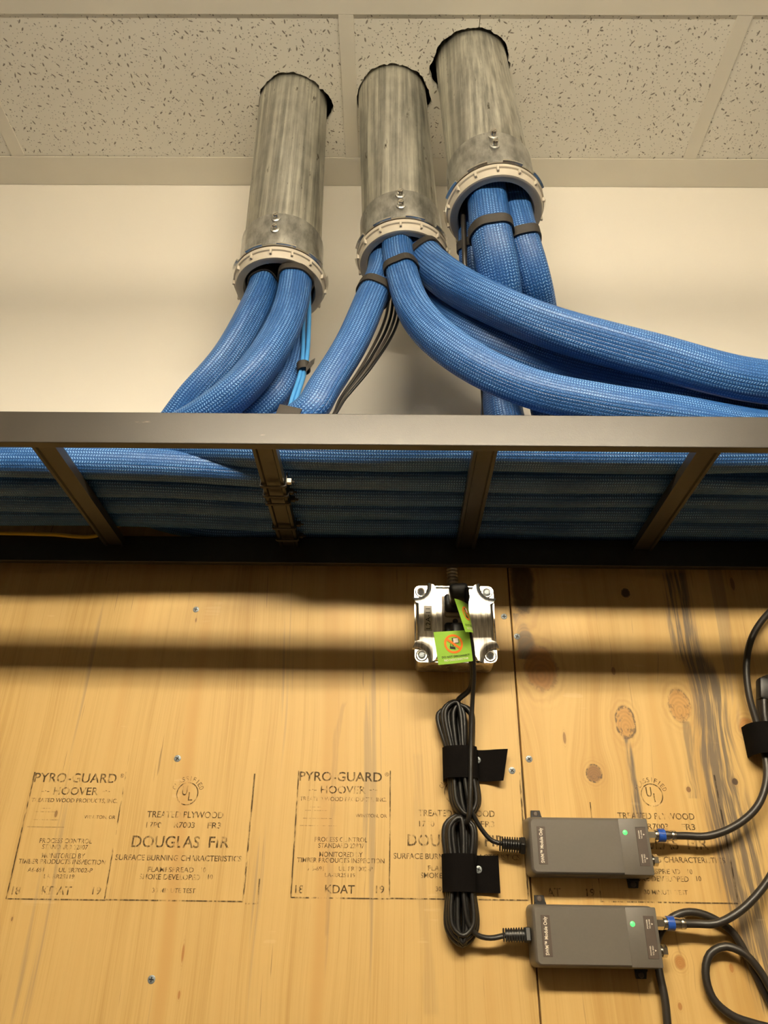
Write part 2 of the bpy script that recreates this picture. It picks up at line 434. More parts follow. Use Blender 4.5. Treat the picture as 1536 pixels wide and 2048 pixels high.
sr=[([SP(1345,1130,36),SP(1355,1200,30),SP(1372,1290,34),SP(1412,1370,40),SP(1425,1460,44),SP(1440,1560,54),SP(1470,1680,62),SP(1492,1800,52),SP(1515,1900,42),SP(1560,2048,40)],.88),
    ([SP(1250,1468,8),SP(1262,1540,10),SP(1273,1640,14)],.9),
    ([SP(1368,1440,12),SP(1380,1500,16),SP(1392,1600,14)],.6),
    ([SP(1030,1225,8),SP(1045,1265,20),SP(1056,1320,26)],.8)]
kl=[K(392,1240,3,8,BR,.1), K(112,1628,6,14,BR,.3), K(24,1838,4,9,BR,.2), K(366,1905,5,36,RED,0), K(358,1990,5,18,RED,0)]
sl=[([SP(1044,1535,5),SP(1050,1590,8),SP(1060,1660,7)],.85), ([SP(655,1880,6),SP(668,1560,8),SP(690,1400,5)],.18), ([SP(862,2040,20),SP(850,1850,16),SP(835,1500,12)],.14)]
M_WL=m_wood('douglas_fir_veneer',(.47,.285,.083,1),(.61,.405,.145,1),(.49,.265,.070,1),kl,sl,3.1)
M_WR=m_wood('knotty_pine_veneer',(.51,.305,.088,1),(.64,.425,.150,1),(.53,.305,.083,1),kr,sr,9.4,.22,.25)
def panel(xa,xb,mat,label,nm='plywood_board'):
    o=MB().bm(box((xa,0,.06),(xb,.012,ZT),.0006,1)).build(nm,mat,smooth=False)
    return tag(o,label,'plywood board','plywood backboards')
pl=panel(SEAM-1.22,SEAM-.0011,M_WL,'pale straight-grained plywood board with two ink stamps, left of the seam')
pr=panel(SEAM+.0009,SEAM+1.22,M_WR,'knotty plywood board with grey stain streaks, right of the seam')
M_PH=m_plain('screw_recess',(.02,.02,.02,1),.7)
def phillips(parent, px, py, Y, r=.0042, rot=.3, name='screw', mat=None, sunk=.0):
    c=P(px,py,Y); rm=Matrix.Translation(c)@Matrix.Rotation(rot,4,'Y')@Matrix.Rotation(PI/2,4,'X')
    mb=MB(); lathe(mb,[(.0001,.0006),(r*.8,.0006),(r*.96,.0003),(r,-.0003),(r*.85,-.004),(.0001,-.004)],rm,20)
    s=mb.build(name, mat or M_ZINC, parent)
    mb=MB()
    for k in (0,1):
        mb.bm(box((-r*.60,-r*.14,.0003),(r*.60,r*.14,.00075)), rm@Matrix.Rotation(k*PI/2,4,'Z'))
    mb.build('cross_recess', M_PH, s, smooth=False); return s
for px,py,rt in [(392,1219,.2),(355,1517,.5),(303,1959,.1),(1008,1233,.0),(1024,1541,.7)]: phillips(pl,px,py,0,rot=rt)
for px,py,rt in [(1034,1273,.4),(1058,1518,.9)]: phillips(pr,px,py,0,rot=rt)

# ---- lettering
def text_mesh(txt, bold=0.0):
    cu=bpy.data.curves.new('t','FONT'); cu.body=txt; cu.size=1; cu.align_x='CENTER'; cu.offset=bold; cu.resolution_u=3
    o=bpy.data.objects.new('t',cu); COL.objects.link(o); bpy.context.view_layer.update()
    me=o.to_mesh(); v=[(p.co.x,p.co.y) for p in me.vertices]; f=[list(q.vertices) for q in me.polygons]
    o.to_mesh_clear(); bpy.data.objects.remove(o); bpy.data.curves.remove(cu)
    xs=[p[0] for p in v]; ys=[p[1] for p in v]
    cx,cy,W,H=(min(xs)+max(xs))/2,(min(ys)+max(ys))/2,max(xs)-min(xs),max(ys)-min(ys)
    return [((p[0]-cx)/W,(p[1]-cy)/H) for p in v],f
def put_text(mb, txt, c, ux, uz, w_, h_, bold=0.0):
    """flat text centred at c, w_ x h_, along directions ux and uz"""
    v,f=text_mesh(txt,bold); mb.add([c+ux*(p[0]*w_)+uz*(p[1]*h_) for p in v],f)
EX,EZ=Vector((1,0,0)),Vector((0,0,1)); INKY=-.0004
class Stamp:
    def __init__(s, dx=0, dz=0): s.mb=MB(); s.d=Vector((dx,0,dz))
    def w(s, X_, Y_): return P(X_/2.954, 1500+Y_/2.954, 0)+s.d
    def text(s, txt, X_, Y_, W_, H_, bold=.010):
        c=s.w(X_,Y_); c.y=INKY
        put_text(s.mb, txt, c, EX, EZ, (s.w(X_+W_/2,Y_)-s.w(X_-W_/2,Y_)).length, (s.w(X_,Y_+H_/2)-s.w(X_,Y_-H_/2)).length, bold)
    def line(s, a, b, th=.0007):
        a=s.w(*a); b=s.w(*b); a.y=b.y=INKY
        if abs(a.z-b.z)>abs(a.x-b.x): b.x=a.x=(a.x+b.x)/2; n=Vector((th,0,0))
        else: b.z=a.z=(a.z+b.z)/2; n=Vector((0,0,th))
        s.mb.add([a-n,b-n,b+n,a+n],[[0,1,2,3]])
    def ring(s, X_, Y_, R_, th=.0006):
        c=s.w(X_,Y_); c.y=INKY; r=(s.w(X_+R_,Y_)-s.w(X_,Y_)).length; v=[];f=[]
        for k in range(40):
            a=2*PI*k/40; d=Vector((math.cos(a),0,math.sin(a))); v+= [c+d*(r-th),c+d*(r+th)]
            j=(k+1)%40; f.append([2*k,2*j,2*j+1,2*k+1])
        s.mb.add(v,f); return c,r
    def right(s):
        c,r=s.ring(1107,258,62)
        for i,ch in enumerate('CLASSIFIED'):
            a=math.radians(158-136*i/9); d=Vector((math.cos(a),0,math.sin(a))); t=Vector((math.sin(a),0,-math.cos(a)))
            put_text(s.mb,ch,c+d*(r*1.38),t,d,.0032 if ch!='I' else .0008,.0052)
        s.text('U',1093,240,32,58); s.text('L',1126,274,26,50)
        s.text('TREATED PLYWOOD',1095,382,450,38); s.text('17P0',910,443,90,34); s.text('R7003',1090,443,122,34); s.text('FR3',1267,446,80,36)
        s.text('DOUGLAS',980,542,400,70); s.text('FIR',1295,545,122,66)
        s.text('SURFACE BURNING CHARACTERISTICS',1055,638,745,34); s.text('FLAMESPREAD',1010,707,272,30); s.text('10',1203,709,28,30)
        s.text('SMOKE DEVELOPED',1003,750,360,32); s.text('10',1243,750,28,30); s.text('30 MINUTE TEST',1028,830,255,28)
        s.line((1505,140),(1437,890),.0009); s.line((625,885),(1440,895))
    def left(s):
        s.text('PYRO-GUARD',448,165,486,55); s.text('®',722,152,24,24); s.text('HOOVER',450,243,265,45); s.text('-·-',270,243,45,8); s.text('-·-',628,243,45,8)
        s.text('TREATED WOOD PRODUCTS, INC.',440,300,510,28); s.text('WINSTON, OR',590,398,185,24)
        for yy,ww in ((345,60),(365,130),(412,170),(455,220)): s.line((270-ww/2,yy),(270+ww/2,yy),.0002)
        s.text('PROCESS CONTROL',390,537,310,28); s.text('STANDARD 22807',385,573,270,28); s.text('MONITORED BY',375,625,255,30)
        s.text('TIMBER PRODUCTS INSPECTION',368,660,515,28); s.text('A6-691',212,708,95,26); s.text('UL ER7002-P',448,710,200,26); s.text('LA-RR25119',350,747,180,24)
        s.text('18',97,830,50,48); s.text('KDAT',335,830,175,50); s.text('19',572,832,50,45)
        s.line((205,130),(40,880),.0008); s.line((745,130),(620,880),.0007); s.line((40,880),(625,886))
sA=Stamp(); sA.left(); sA.right(); sA.line((1450,906),(1525,910)); sA.line((1530,760),(1525,910)); sA.mb.build('ink_stamp',M_INK,pl,smooth=False)
sB=Stamp(.3148,.0052); sB.left(); sB.right(); sB.mb.build('ink_stamp',M_INK,pl,smooth=False)
sC=Stamp(.5452,.0050); sC.right(); sC.text('AT',345+25,830,80,50); sC.text('19',585,832,50,45); sC.line((745,300),(620,880),.0006)
sC.mb.build('ink_stamp',M_INK,pr,smooth=False)

# ------------------------------------------------------------------ cable ladder
ZB=CAMZ+.4192; ZTOP=ZB+.038; RUNGTOP=ZTOP-.005
lad=thing('cable_ladder',(0,-.165,ZB),'black steel cable ladder running along the wall under the blue bundles','cable ladder')
for ya,yb in ((-.310,-.300),(-.0300,-.0200)):
    MB().bm(box((XL,ya,ZB),(XR,yb,ZTOP),.0009,2)).build('side_rail',M_RAIL,lad,angle=20)
RX=[-.3712+.2350*k for k in range(-6,10)]
M_RUNG=M_RAIL
for x0 in RX:
    if x0<XL+.05 or x0>XR-.05: continue
    h=.0128; prof=[(-h,0),(-h+.0035,0),(-h+.005,.0022),(h-.005,.0022),(h-.0035,0),(h,0),(h,.0108),(-h,.0108)]
    mb=MB(); poly_extrude(mb,prof,[],lambda a,b,d: Vector((x0+a,d,RUNGTOP-.0108+b)),-.3005,-.0295); mb.build('rung',M_RUNG,lad,smooth=False)
# zip ties round the second rung
for k,(py,sk) in enumerate([(971,.0),(991,.002),(1006,-.001),(1055,.001),(1078,.0)]):
    c=PZ(560,py,RUNGTOP-.011); x0=RX[[i for i in range(len(RX)) if abs(RX[i]+.1362)<.03][0]]
    t=thing('cable_tie',(x0,c.y,RUNGTOP-.0125),['frontmost','second','third','fourth','rearmost'][k]+' of the dark ties around the ladder rung below the left conduit','cable tie','ties on one rung')
    poly=[(-.0152,.018),(-.0152,.0),(-.013,-.0012),(.013,-.0012),(.0152,.0),(.0152,.018)]
    inner=[(p[0]*.93,p[1]+(.0011 if p[1]<.001 else 0)) for p in poly][::-1]
    mb=MB(); poly_extrude(mb,poly+inner,[],lambda a,b,d: Vector((x0+a,c.y+d+sk*a*8,RUNGTOP-.0125+b)),-.0022,.0022); mb.build('band',M_TIE,t,smooth=False)
    MB().bm(box((x0+.0152,c.y-.0028,RUNGTOP-.0085),(x0+.0205,c.y+.0028,RUNGTOP-.0025),.0008,2)).build('tie_head',M_TIE if k else M_GRID,t)
    mb=MB(); tube(mb,[Vector((x0+.0195,c.y,RUNGTOP-.0055)),Vector((x0+.024,c.y,RUNGTOP-.0065))],.0013,6); mb.build('tail',M_TIE,t)

# ------------------------------------------------------------------ conduits
def axis_mat(top, bot):
    top=Vector(top); bot=Vector(bot); z=(top-bot).normalized(); x=Vector((1,0,0)); x=(x-z*x.dot(z)).normalized(); y=z.cross(x)
    m=Matrix.Identity(4)
    for i in range(3): m[i][0],m[i][1],m[i][2],m[i][3]=x[i],y[i],z[i],bot[i]
    return m
def conduit(top, bot, label, slv):
    m=axis_mat(top,bot); L=(Vector(top)-Vector(bot)).length
    t=thing('conduit',bot,label,'conduit','conduits through the ceiling')
    mb=MB(); lathe(mb,[(.0572,.045),(.0572,L+.25),(.0530,L+.25),(.0530,.045)],m,72,True); mb.build('pipe',M_GALV,t)
    mb=MB(); lathe(mb,[(.0578,.022),(.0604,.024),(.0606,slv-.002),(.0598,slv),(.0575,slv),(.0575,.04),(.0525,.038),(.0525,.022)],m,72,True)
    sl_=mb.build('connector_sleeve',M_SLEEVE,t)
    for zz in (slv-.012,slv-.034):
        mm=m@Matrix.Translation((-.002,-.0600,zz))@Matrix.Rotation(PI/2,4,'X')
        mb=MB(); lathe(mb,[(.0070,-.001),(.0068,.0022),(.0052,.0030),(.0001,.0030)],mm,12); mb.build('screw_boss',M_SLEEVE,sl_)
        mb=MB(); lathe(mb,[(.0042,.002),(.0042,.0085),(.0034,.0095),(.0001,.0095)],mm,14); mb.bm(box((-.0042,-.0006,.0094),(.0042,.0006,.0099)),mm@Matrix.Rotation(.6,4,'Z')); s=mb.build('set_screw',M_SILVER,sl_)
    mb=MB(); lathe(mb,[(.0606,.0240),(.0655,.0236),(.0668,.0218),(.0668,.0196),(.0655,.0183),(.0560,.0183),(.0560,.0240)],m,96,True); ln=mb.build('locknut',M_SILVER,t)
    for k in range(9):
        mm=m@Matrix.Rotation(2*PI*(k+.1)/9,4,'Z'); vv=[];ff=[]
        for j in range(6):
            an=(-.20+.40*j/5); 
            for r_,z_ in ((.0650,.0190),(.0696,.0204),(.0696,.0228),(.0650,.0232)): vv.append(mm@Vector((r_*math.cos(an),r_*math.sin(an),z_)))
        for j in range(5):
            for q in range(4): ff.append([j*4+q,j*4+(q+1)%4,(j+1)*4+(q+1)%4,(j+1)*4+q])
        ff+=[[0,1,2,3],[20,21,22,23]]; MB().add(vv,ff).build('lug',M_SILVER,ln,smooth=False)
    mb=MB(); lathe(mb,[(.0570,.0180),(.0660,.0180),(.0664,.0150),(.0664,.0120),(.0642,.0112),(.0634,.0040),(.0622,.0008),(.0596,.0),(.0520,.0010),(.0505,.004),(.0505,.0180)],m,84,True)
    bu=mb.build('bushing',M_BUSH,t)
    for k in range(14):
        a=2*PI*(k+.35)/14; mm=m@Matrix.Rotation(a,4,'Z')
        MB().bm(box((.0625,-.0016,.0045),(.0672,.0016,.0150),.0008,2),mm).build('rib',M_BUSH,bu)
    return t
conduit(*CON[0],'galvanised conduit with the lowest bushing, leftmost of the three',.092)
conduit(*CON[1],'galvanised conduit in the middle, with bundles fanning out right',.086)
conduit(*CON[2],'galvanised conduit with the highest bushing, rightmost of the three',.100)

# ------------------------------------------------------------------ blue bundles
def lumpy(seed, amp=.05):
    r=random.Random(seed); ph=[r.uniform(0,6.28) for _ in range(6)]; tw=r.uniform(-5,5)
    def f(s,a):
        a=a+tw*s*.5
        return 1+amp*math.cos(3*a+ph[0]+2*math.sin(s*7+ph[3]))+amp*.6*math.cos(5*a+ph[1]-4*s)+amp*.5*math.cos(2*a+ph[2]+6*s)+.02*math.sin(s*23+ph[4])
    return f
def bundle(pts, rad, label, seed, ties=(), group='blue braided cable bundles', amp=.05, name='cable_bundle', tie_w=.013, n=40):
    path=catmull(pts,.005)
    t=thing(name,tuple(path[0]),label,'cable bundle',group)
    sh=lumpy(seed,amp); mb=MB(); rows_=2*max(8,round(2*PI*rad/.0040/2))
    tube(mb,path,rad,n,True,sh,rows_); mb.build('braided_sleeve',M_BRAID,t,angle=70)
    L=[0]
    for i in range(1,len(path)): L.append(L[-1]+(path[i]-path[i-1]).length)
    for tp in ties:
        tp=Vector(tp); i=min(range(len(path)),key=lambda k:(path[k]-tp).length)
        seg=[]; T,N=frames(path)
        # a short piece of the same path, slightly fatter
        k0=i
        pp=[path[i]+T[i]*d for d in (-tie_w/2,-tie_w/4,0,tie_w/4,tie_w/2)]
        B=T[i].cross(N[i]); vs_=[];fs=[]; m_=n
        prof=[(-tie_w/2,.0004),(-tie_w/2,.0024),(tie_w/2,.0024),(tie_w/2,.0004)]
        tilt=random.Random(seed).uniform(-.12,.12)
        for d,o_ in prof:
            for k in range(m_):
                a=2*PI*k/m_; r=rad*sh(L[i],a)*1.02+o_
                vs_.append(path[i]+T[i]*(d+tilt*r*math.cos(a))+(N[i]*math.cos(a)+B*math.sin(a))*r)
        for q in range(3):
            for k in range(m_): fs.append([q*m_+k,q*m_+(k+1)%m_,(q+1)*m_+(k+1)%m_,(q+1)*m_+k])
        MB().add(vs_,fs).build('strap',M_TIE,t)
    return t, path
V=Vector
def tray(x,Y,dz): return V((x,Y,CAMZ+dz))
XE0,XE1=XL+.02,XR-.02
def S(c, ox, oy, h):              # a point inside conduit c, h above its lower rim
    t_,b_=Vector(CON[c][0]),Vector(CON[c][1]); d=(t_-b_).normalized(); return b_+d*h+V((ox,oy,0))
# left conduit
bundle([S(0,-.020,-.006,.14),S(0,-.021,-.008,.05),P(528,570,-.158),P(507,622,-.166),P(455,712,-.165),P(390,787,-.155),tray(-.325,-.115,.536),tray(-.50,-.080,.520),tray(-1.1,-.078,.518),tray(XE0,-.078,.518)],
       .0215,'blue bundle from the left conduit that sweeps furthest left',11,[P(529,566,-.157)])
bundle([S(0,.021,-.016,.14),S(0,.021,-.020,.05),P(590,565,-.172),P(572,645,-.190),P(527,722,-.200),P(462,790,-.195),tray(-.275,-.165,.533),tray(-.38,-.130,.525),tray(-.55,-.121,.518),tray(-1.1,-.120,.517),tray(XE0,-.120,.517)],
       .0225,'thick blue bundle in front at the left conduit, with a strap at its bushing',12,[P(590,562,-.171)])
bundle([S(0,.012,.026,.14),S(0,.012,.026,.05),P(590,640,-.122),P(584,715,-.145),P(560,780,-.155),P(505,835,-.145),tray(-.28,-.080,.53),tray(-.45,-.040,.518),tray(XE0,-.038,.516)],
       .0200,'blue bundle half hidden behind the front one of the left conduit',13)
# middle conduit
bundle([S(1,-.024,.0,.14),S(1,-.024,-.006,.05),P(765,545,-.175),P(740,605,-.185),P(702,690,-.195),P(650,775,-.198),P(620,822,-.196),tray(-.152,-.168,.528),tray(-.235,-.125,.538),tray(-.36,-.100,.556),tray(-.8,-.098,.556),tray(XE0,-.098,.556)],
       .0215,'blue bundle leaving the middle conduit towards the lower left',14,[P(747,585,-.182)])
bundle([S(1,-.006,-.024,.14),S(1,-.006,-.026,.05),P(800,530,-.196),P(845,642,-.220),P(942,722,-.235),P(1060,776,-.240),P(1190,806,-.240),P(1350,832,-.235),P(1536,858,-.220),tray(.75,-.19,.535),tray(1.1,-.172,.520),tray(XE1,-.172,.520)],
       .0225,'lowest of the blue bundles fanning right from the middle conduit',15,[P(803,542,-.2)],amp=.06)
bundle([S(1,.022,-.006,.14),S(1,.022,-.010,.05),P(852,515,-.183),P(915,568,-.220),P(1010,616,-.245),P(1110,656,-.255),P(1300,712,-.255),P(1536,768,-.245),tray(.72,-.21,.60),tray(1.1,-.15,.562),tray(XE1,-.15,.560)],
       .0260,'topmost of the blue bundles fanning right from the middle conduit',16,[P(852,516,-.185)],amp=.05)
bundle([S(1,.008,.024,.14),S(1,.010,.022,.05),P(858,600,-.150),P(920,655,-.185),P(1030,703,-.200),P(1150,742,-.205),P(1330,780,-.205),P(1536,812,-.19),tray(.72,-.15,.565),tray(1.1,-.135,.522),tray(XE1,-.132,.520)],
       .0225,'shaded blue bundle wedged between the two fanning right',17)
# right conduit
bundle([S(2,-.012,-.018,.14),S(2,-.012,-.020,.05),P(986,478,-.250),P(1003,560,-.225),P(1012,640,-.180),P(1006,740,-.135),P(1009,830,-.115),tray(.165,-.105,.56),tray(.27,-.10,.527),tray(.5,-.095,.523),tray(XE1,-.092,.523)],
       .0258,'thick blue bundle dropping straight from the right conduit, in front',18,[P(984,470,-.25)])
bundle([S(2,.027,-.002,.14),S(2,.027,-.004,.05),P(1046,478,-.238),P(1070,560,-.215),P(1084,630,-.175),P(1092,730,-.135),P(1094,830,-.110),tray(.25,-.075,.57),tray(.36,-.05,.530),tray(.6,-.045,.519),tray(XE1,-.045,.519)],
       .0215,'right-hand blue bundle of the two dropping from the right conduit',19,[P(1046,480,-.238)])
bundle([S(2,-.030,.016,.14),S(2,-.030,.016,.05),P(946,540,-.195),P(962,630,-.150),P(985,740,-.095),P(985,830,-.070),tray(.13,-.05,.545),tray(.02,-.045,.53),tray(-.3,-.045,.553),tray(XE0,-.045,.553)],
       .0170,'thin blue bundle behind, at the left in the right conduit',20,[P(943,505,-.198)])
# bundles lying in the ladder
rnd=random.Random(5)
lab=['front blue bundle lying on the ladder rungs behind the front rail','second blue bundle from the front rail lying on the rungs','third blue bundle from the front rail, lying on the rungs','fourth blue bundle from the front rail, on the rungs','rearmost blue bundle on the rungs beside the rear rail']
lab.append('blue bundle squeezed on top of the rear rail against the plywood')
for k,(Y,r,Yl) in enumerate([(-.212,.0265,-.166),(-.1655,.0195,-.188),(-.1275,.0182,-.147),(-.0900,.0182,-.107),(-.0530,.0182,-.069),(-.0185,.0165,-.0185)]):
    pts=[]
    for x in np.linspace(XE0,XE1,34):
        dz=(ZTOP if k==5 else RUNGTOP)-CAMZ+r*1.05+rnd.uniform(0,.0020); dy=Y+rnd.uniform(-.0015,.0015)
        s_=min(1,max(0,(-.06-x)/.30)); s_=s_*s_*(3-2*s_); dy+=(Yl-Y)*s_
        if k==0: dz+=.036*s_
        if k==5 and x<-.36: continue
        pts.append(V((x,dy,CAMZ+dz)))
    if k==5: pts=[V((-.46,-.030,CAMZ+.60)),V((-.41,-.021,CAMZ+.53))]+pts
    bundle(pts,r,lab[k],40+k,group='blue bundles lying in the ladder',amp=.035)

# ------------------------------------------------------------------ thin cables above the ladder
def cable(pts, rad, mat, name, label, cat='cable', group=None, n=10, step=.006):
    mb=MB(); tube(mb,catmull(pts,step),rad,n); return tag(mb.build(name,mat),label,cat,group)
cable([S(0,.040,.004,.14),S(0,.040,.002,.05),P(618,585,-.140),P(618,650,-.155),P(611,735,-.170),P(592,800,-.178),P(575,850,-.178),tray(-.20,-.16,.530),tray(-.30,-.185,.505)],.0030,M_CYAN,'patch_cable','light blue patch cable hanging from the left conduit, right one of the pair',group='light blue patch cables')
cable([S(0,.034,.010,.14),S(0,.034,.008,.05),P(609,600,-.138),P(607,665,-.160),P(603,735,-.172),P(583,800,-.180),P(566,850,-.180),tray(-.21,-.162,.530),tray(-.31,-.187,.505)],.0026,M_CYAN,'patch_cable','light blue patch cable hanging from the left conduit, left one of the pair',group='light blue patch cables')
c0=P(607,735,-.172); tt=thing('cable_tie',c0,'small black tie with a loose tail on the light blue cables','cable tie')
mb=MB(); m_=Matrix.Translation(c0)@Matrix.Rotation(-.15,4,'Y'); lathe(mb,[(.0070,-.006),(.0086,-.006),(.0086,.006),(.0070,.006)],m_,20,True); mb.build('band',M_TIE,tt)
mb=MB(); a=P(612,738,-.181); b=P(621,729,-.182); c=P(628,722,-.180); mb.add([a+V((0,0,.005)),b+V((0,0,.006)),c+V((.001,0,.005)),c+V((0,0,-.003)),b+V((0,0,-.004)),a+V((0,0,-.005))]+[p+V((0,.0012,0)) for p in (a+V((0,0,.005)),b+V((0,0,.006)),c+V((.001,0,.005)),c+V((0,0,-.003)),b+V((0,0,-.004)),a+V((0,0,-.005)))],[[0,1,4,5],[1,2,3,4],[6,11,10,7],[7,10,9,8],[0,6,7,1],[1,7,8,2],[2,8,9,3],[3,9,10,4],[4,10,11,5],[5,11,6,0]]); mb.build('tail',M_TIE,tt,smooth=False)
wl=['grey wire under the middle conduit, nearest the left-going blue bundle','black wire under the middle conduit, between the two grey ones','grey wire under the middle conduit, second from the right','black wire under the middle conduit, bowing furthest right']
for k,(dx,mt) in enumerate([(0,M_WIREGREY),(9,M_RUBBER),(17,M_WIREGREY),(25,M_RUBBER)]):
    cable([S(1,-.022+.006*k,.034,.12),S(1,-.022+.006*k,.034,.04),P(776+dx,610,-.130),P(762+dx*1.1,660,-.140),P(722+dx*.8,735,-.150),P(682+dx*.4,795,-.155),P(655,840,-.16),tray(-.14,-.16,.56),tray(-.4,-.15,.555)],.0021,mt,'wire',wl[k],'wire','wires under the middle conduit',8)
cable([S(2,-.043,-.004,.12),S(2,-.043,-.004,.04),P(928,480,-.232),P(931,550,-.22),P(946,640,-.17),P(965,760,-.11),tray(.11,-.09,.56),tray(.0,-.09,.55)],.0034,M_COAX,'black_cable','single black cable at the left edge of the right conduit')
c1=P(582,822,-.222); st=thing('cable_strap',c1,'black strap end poking above the front rail beside the light blue cables','cable strap')
mb=MB(); mb.bm(box((-.016,-.0015,-.016),(.012,.0015,.006),.0014,2),Matrix.Translation(c1)@Matrix.Rotation(.25,4,'Y')); mb.build('strap_end',M_TIE,st)
mb=MB(); mb.bm(box((-.004,-.004,-.03),(.004,.0,-.008),.001,1),Matrix.Translation(c1)); mb.build('strap_loop',M_TIE,st)
cable([tray(XE0,-.0335,.4640),tray(-.8,-.0335,.4628),P(0,1066,-.0335)+V((-.02,0,0)),P(100,1069,-.0335),P(190,1072,-.0335),tray(-.36,-.036,.475),tray(-.28,-.05,.50)],.0026,M_YELLOW,'yellow_cable','thin yellow cable above the rear rail at the far left')

# ------------------------------------------------------------------ outlet box
BX0,BX1=.0300,.1290; BZ0,BZ1=CAMZ+.2800,CAMZ+.3790; BXC,BZC=(BX0+BX1)/2,(BZ0+BZ1)/2
ob=thing('outlet_box',(BXC,0,BZ0),'square steel outlet box with a raised shiny cover, below the ladder','outlet box')
MB().bm(box((BX0+.001,-.0480,BZ0+.001),(BX1-.001,0,BZ1-.001),.006,3)).build('back_box',M_BOXSTEEL,ob)
for dx,ww in ((-.027,.012),(.0,.012),(.027,.012)):
    m_=Matrix.Translation((BXC+dx,-.024,BZ0+.0012)); mb=MB(); lathe(mb,[(.0105,.0005),(.0105,-.0008),(.0095,-.0008),(.0095,.0005)],m_,24,True); mb.build('knockout',M_BOXSTEEL,ob)
def rrect(cx,cz,hx,hz,r,n=6):
    out=[]
    for sx,sz,a0 in ((1,1,0),(-1,1,90),(-1,-1,180),(1,-1,270)):
        for k in range(n+1):
            a=math.radians(a0+90*k/n); out.append((cx+sx*(hx-r)+r*math.cos(a), cz+sz*(hz-r)+r*math.sin(a)))
    return out
toY=lambda a,b,d: V((a,-d,b))
cov=MB(); poly_extrude(cov,rrect(BXC,BZC,.0500,.0500,.007),[],toY,.0480,.0498); cover=cov.build('cover_plate',M_COVER,ob,smooth=False)
def notched(h,nr,n=10):
    out=[]
    for q in range(4):
        a=PI/2*q; cx,cz=V((1,1)),None
        ca,sa=math.cos(a),math.sin(a)
        # local corner (+h,+h): small fillet, concave arc round the corner, small fillet
        loc=[(h,h-nr-.004),(h-.001,h-nr-.0015)]
        for k in range(n+1):
            t=-PI/2-PI/2*k/n-0.0
            ang=math.radians(285+ -120*k/n)
            loc.append((h+.001+nr*math.cos(ang), h+.001+nr*math.sin(ang)))
        loc+=[(h-nr-.0015,h-.001),(h-nr-.004,h)]
        for (u,v) in loc: out.append((BXC+u*ca-v*sa, BZC+u*sa+v*ca))
    return out
mb=MB(); rings=[(0.0482,.0495,.0155),(.0476,.0528,.0160),(.0464,.0552,.0168),(.0446,.0562,.0178),(.0428,.0563,.0188)]
vs_=[];fs=[];
for h,d,nr in rings: vs_+=[toY(a,b,d) for a,b in notched(h,nr)]
n_=len(notched(.04,.015))
for i in range(len(rings)-1):
    for k in range(n_): fs.append([i*n_+k,i*n_+(k+1)%n_,(i+1)*n_+(k+1)%n_,(i+1)*n_+k])
tr=tessellate_polygon([[V((a,b,0)) for a,b in notched(rings[-1][0],rings[-1][2])]]); fs+=[[k+(len(rings)-1)*n_ for k in t] for t in tr]
mb.add(vs_,fs); mb.build('raised_panel',M_COVER,cover,angle=60)
for sx,sz,scr in ((-1,1,0),(1,1,1),(-1,-1,1),(1,-1,0)):
    m_=Matrix.Translation((BXC+sx*.0415,-.0498,BZC+sz*.0415))@Matrix.Rotation(PI/2,4,'X')
    mb=MB(); lathe(mb,[(.0030,.0002),(.0048,.0012),(.0062,.0012),(.0075,0)],m_,24); mb.build('screw_rim',M_COVER,cover)
    mb=MB()
    if scr:
        lathe(mb,[(.0001,.0026),(.0030,.0024),(.0042,.0012),(.0042,0)],m_,18); mb.bm(box((-.0034,-.0005,.0024),(.0034,.0005,.0029)),m_@Matrix.Rotation(.5,4,'Z')); mb.build('cover_screw',M_ZINC,cover)
    else:
        lathe(mb,[(.0001,.0003),(.0031,.0003)],m_,18); mb.build('screw_hole',M_PH,cover)
# receptacle face
MB().bm(box((BXC-.0160,-.0578,BZC-.0335),(BXC+.0160,-.0555,BZC+.0335),.0012,2)).build('receptacle',M_BROWN,ob)
for dz in (.0185,-.0185):
    m_=Matrix.Translation((BXC,-.0578,BZC+dz)); MB().bm(box((-.0135,-.002,-.0135),(.0135,.001,.0135),.0035,3),m_).build('socket_face',M_BROWN,ob)
m_=Matrix.Translation((BXC,-.0578,BZC))@Matrix.Rotation(PI/2,4,'X'); mb=MB(); lathe(mb,[(.0001,.0014),(.0026,.0012),(.0034,0)],m_,16); mb.build('mounting_screw',M_PH,ob)
lb=P(856,1236,-.0566); MB().bm(box((lb.x-.0050,-.0568,lb.z-.0165),(lb.x+.0050,-.0560,lb.z+.0165),.0003,1)).build('label_strip',m_plain('beige_label_tape',(.62,.55,.43,1),.3),ob)
mb=MB(); put_text(mb,'L2A-11',V((lb.x,-.05695,lb.z-.001)),EZ,-EX,.0270,.0056,0); mb.build('lettering',M_PRINTB,ob,smooth=False)
# armoured feed going up behind the ladder
mx=MB(); x0=P(905,1150,-.011); prof=[]; z=BZ1-.004
while z<ZTOP+.05: prof+=[(.0062,z),(.0078,z+.0016),(.0078,z+.0030),(.0062,z+.0046)]; z+=.0048
lathe(mx,prof,Matrix.Translation((x0.x,-.0100,0)),18); tag(mx.build('flexible_conduit',M_BOXSTEEL),'thin armoured metal conduit rising from the outlet box behind the ladder','flexible conduit')

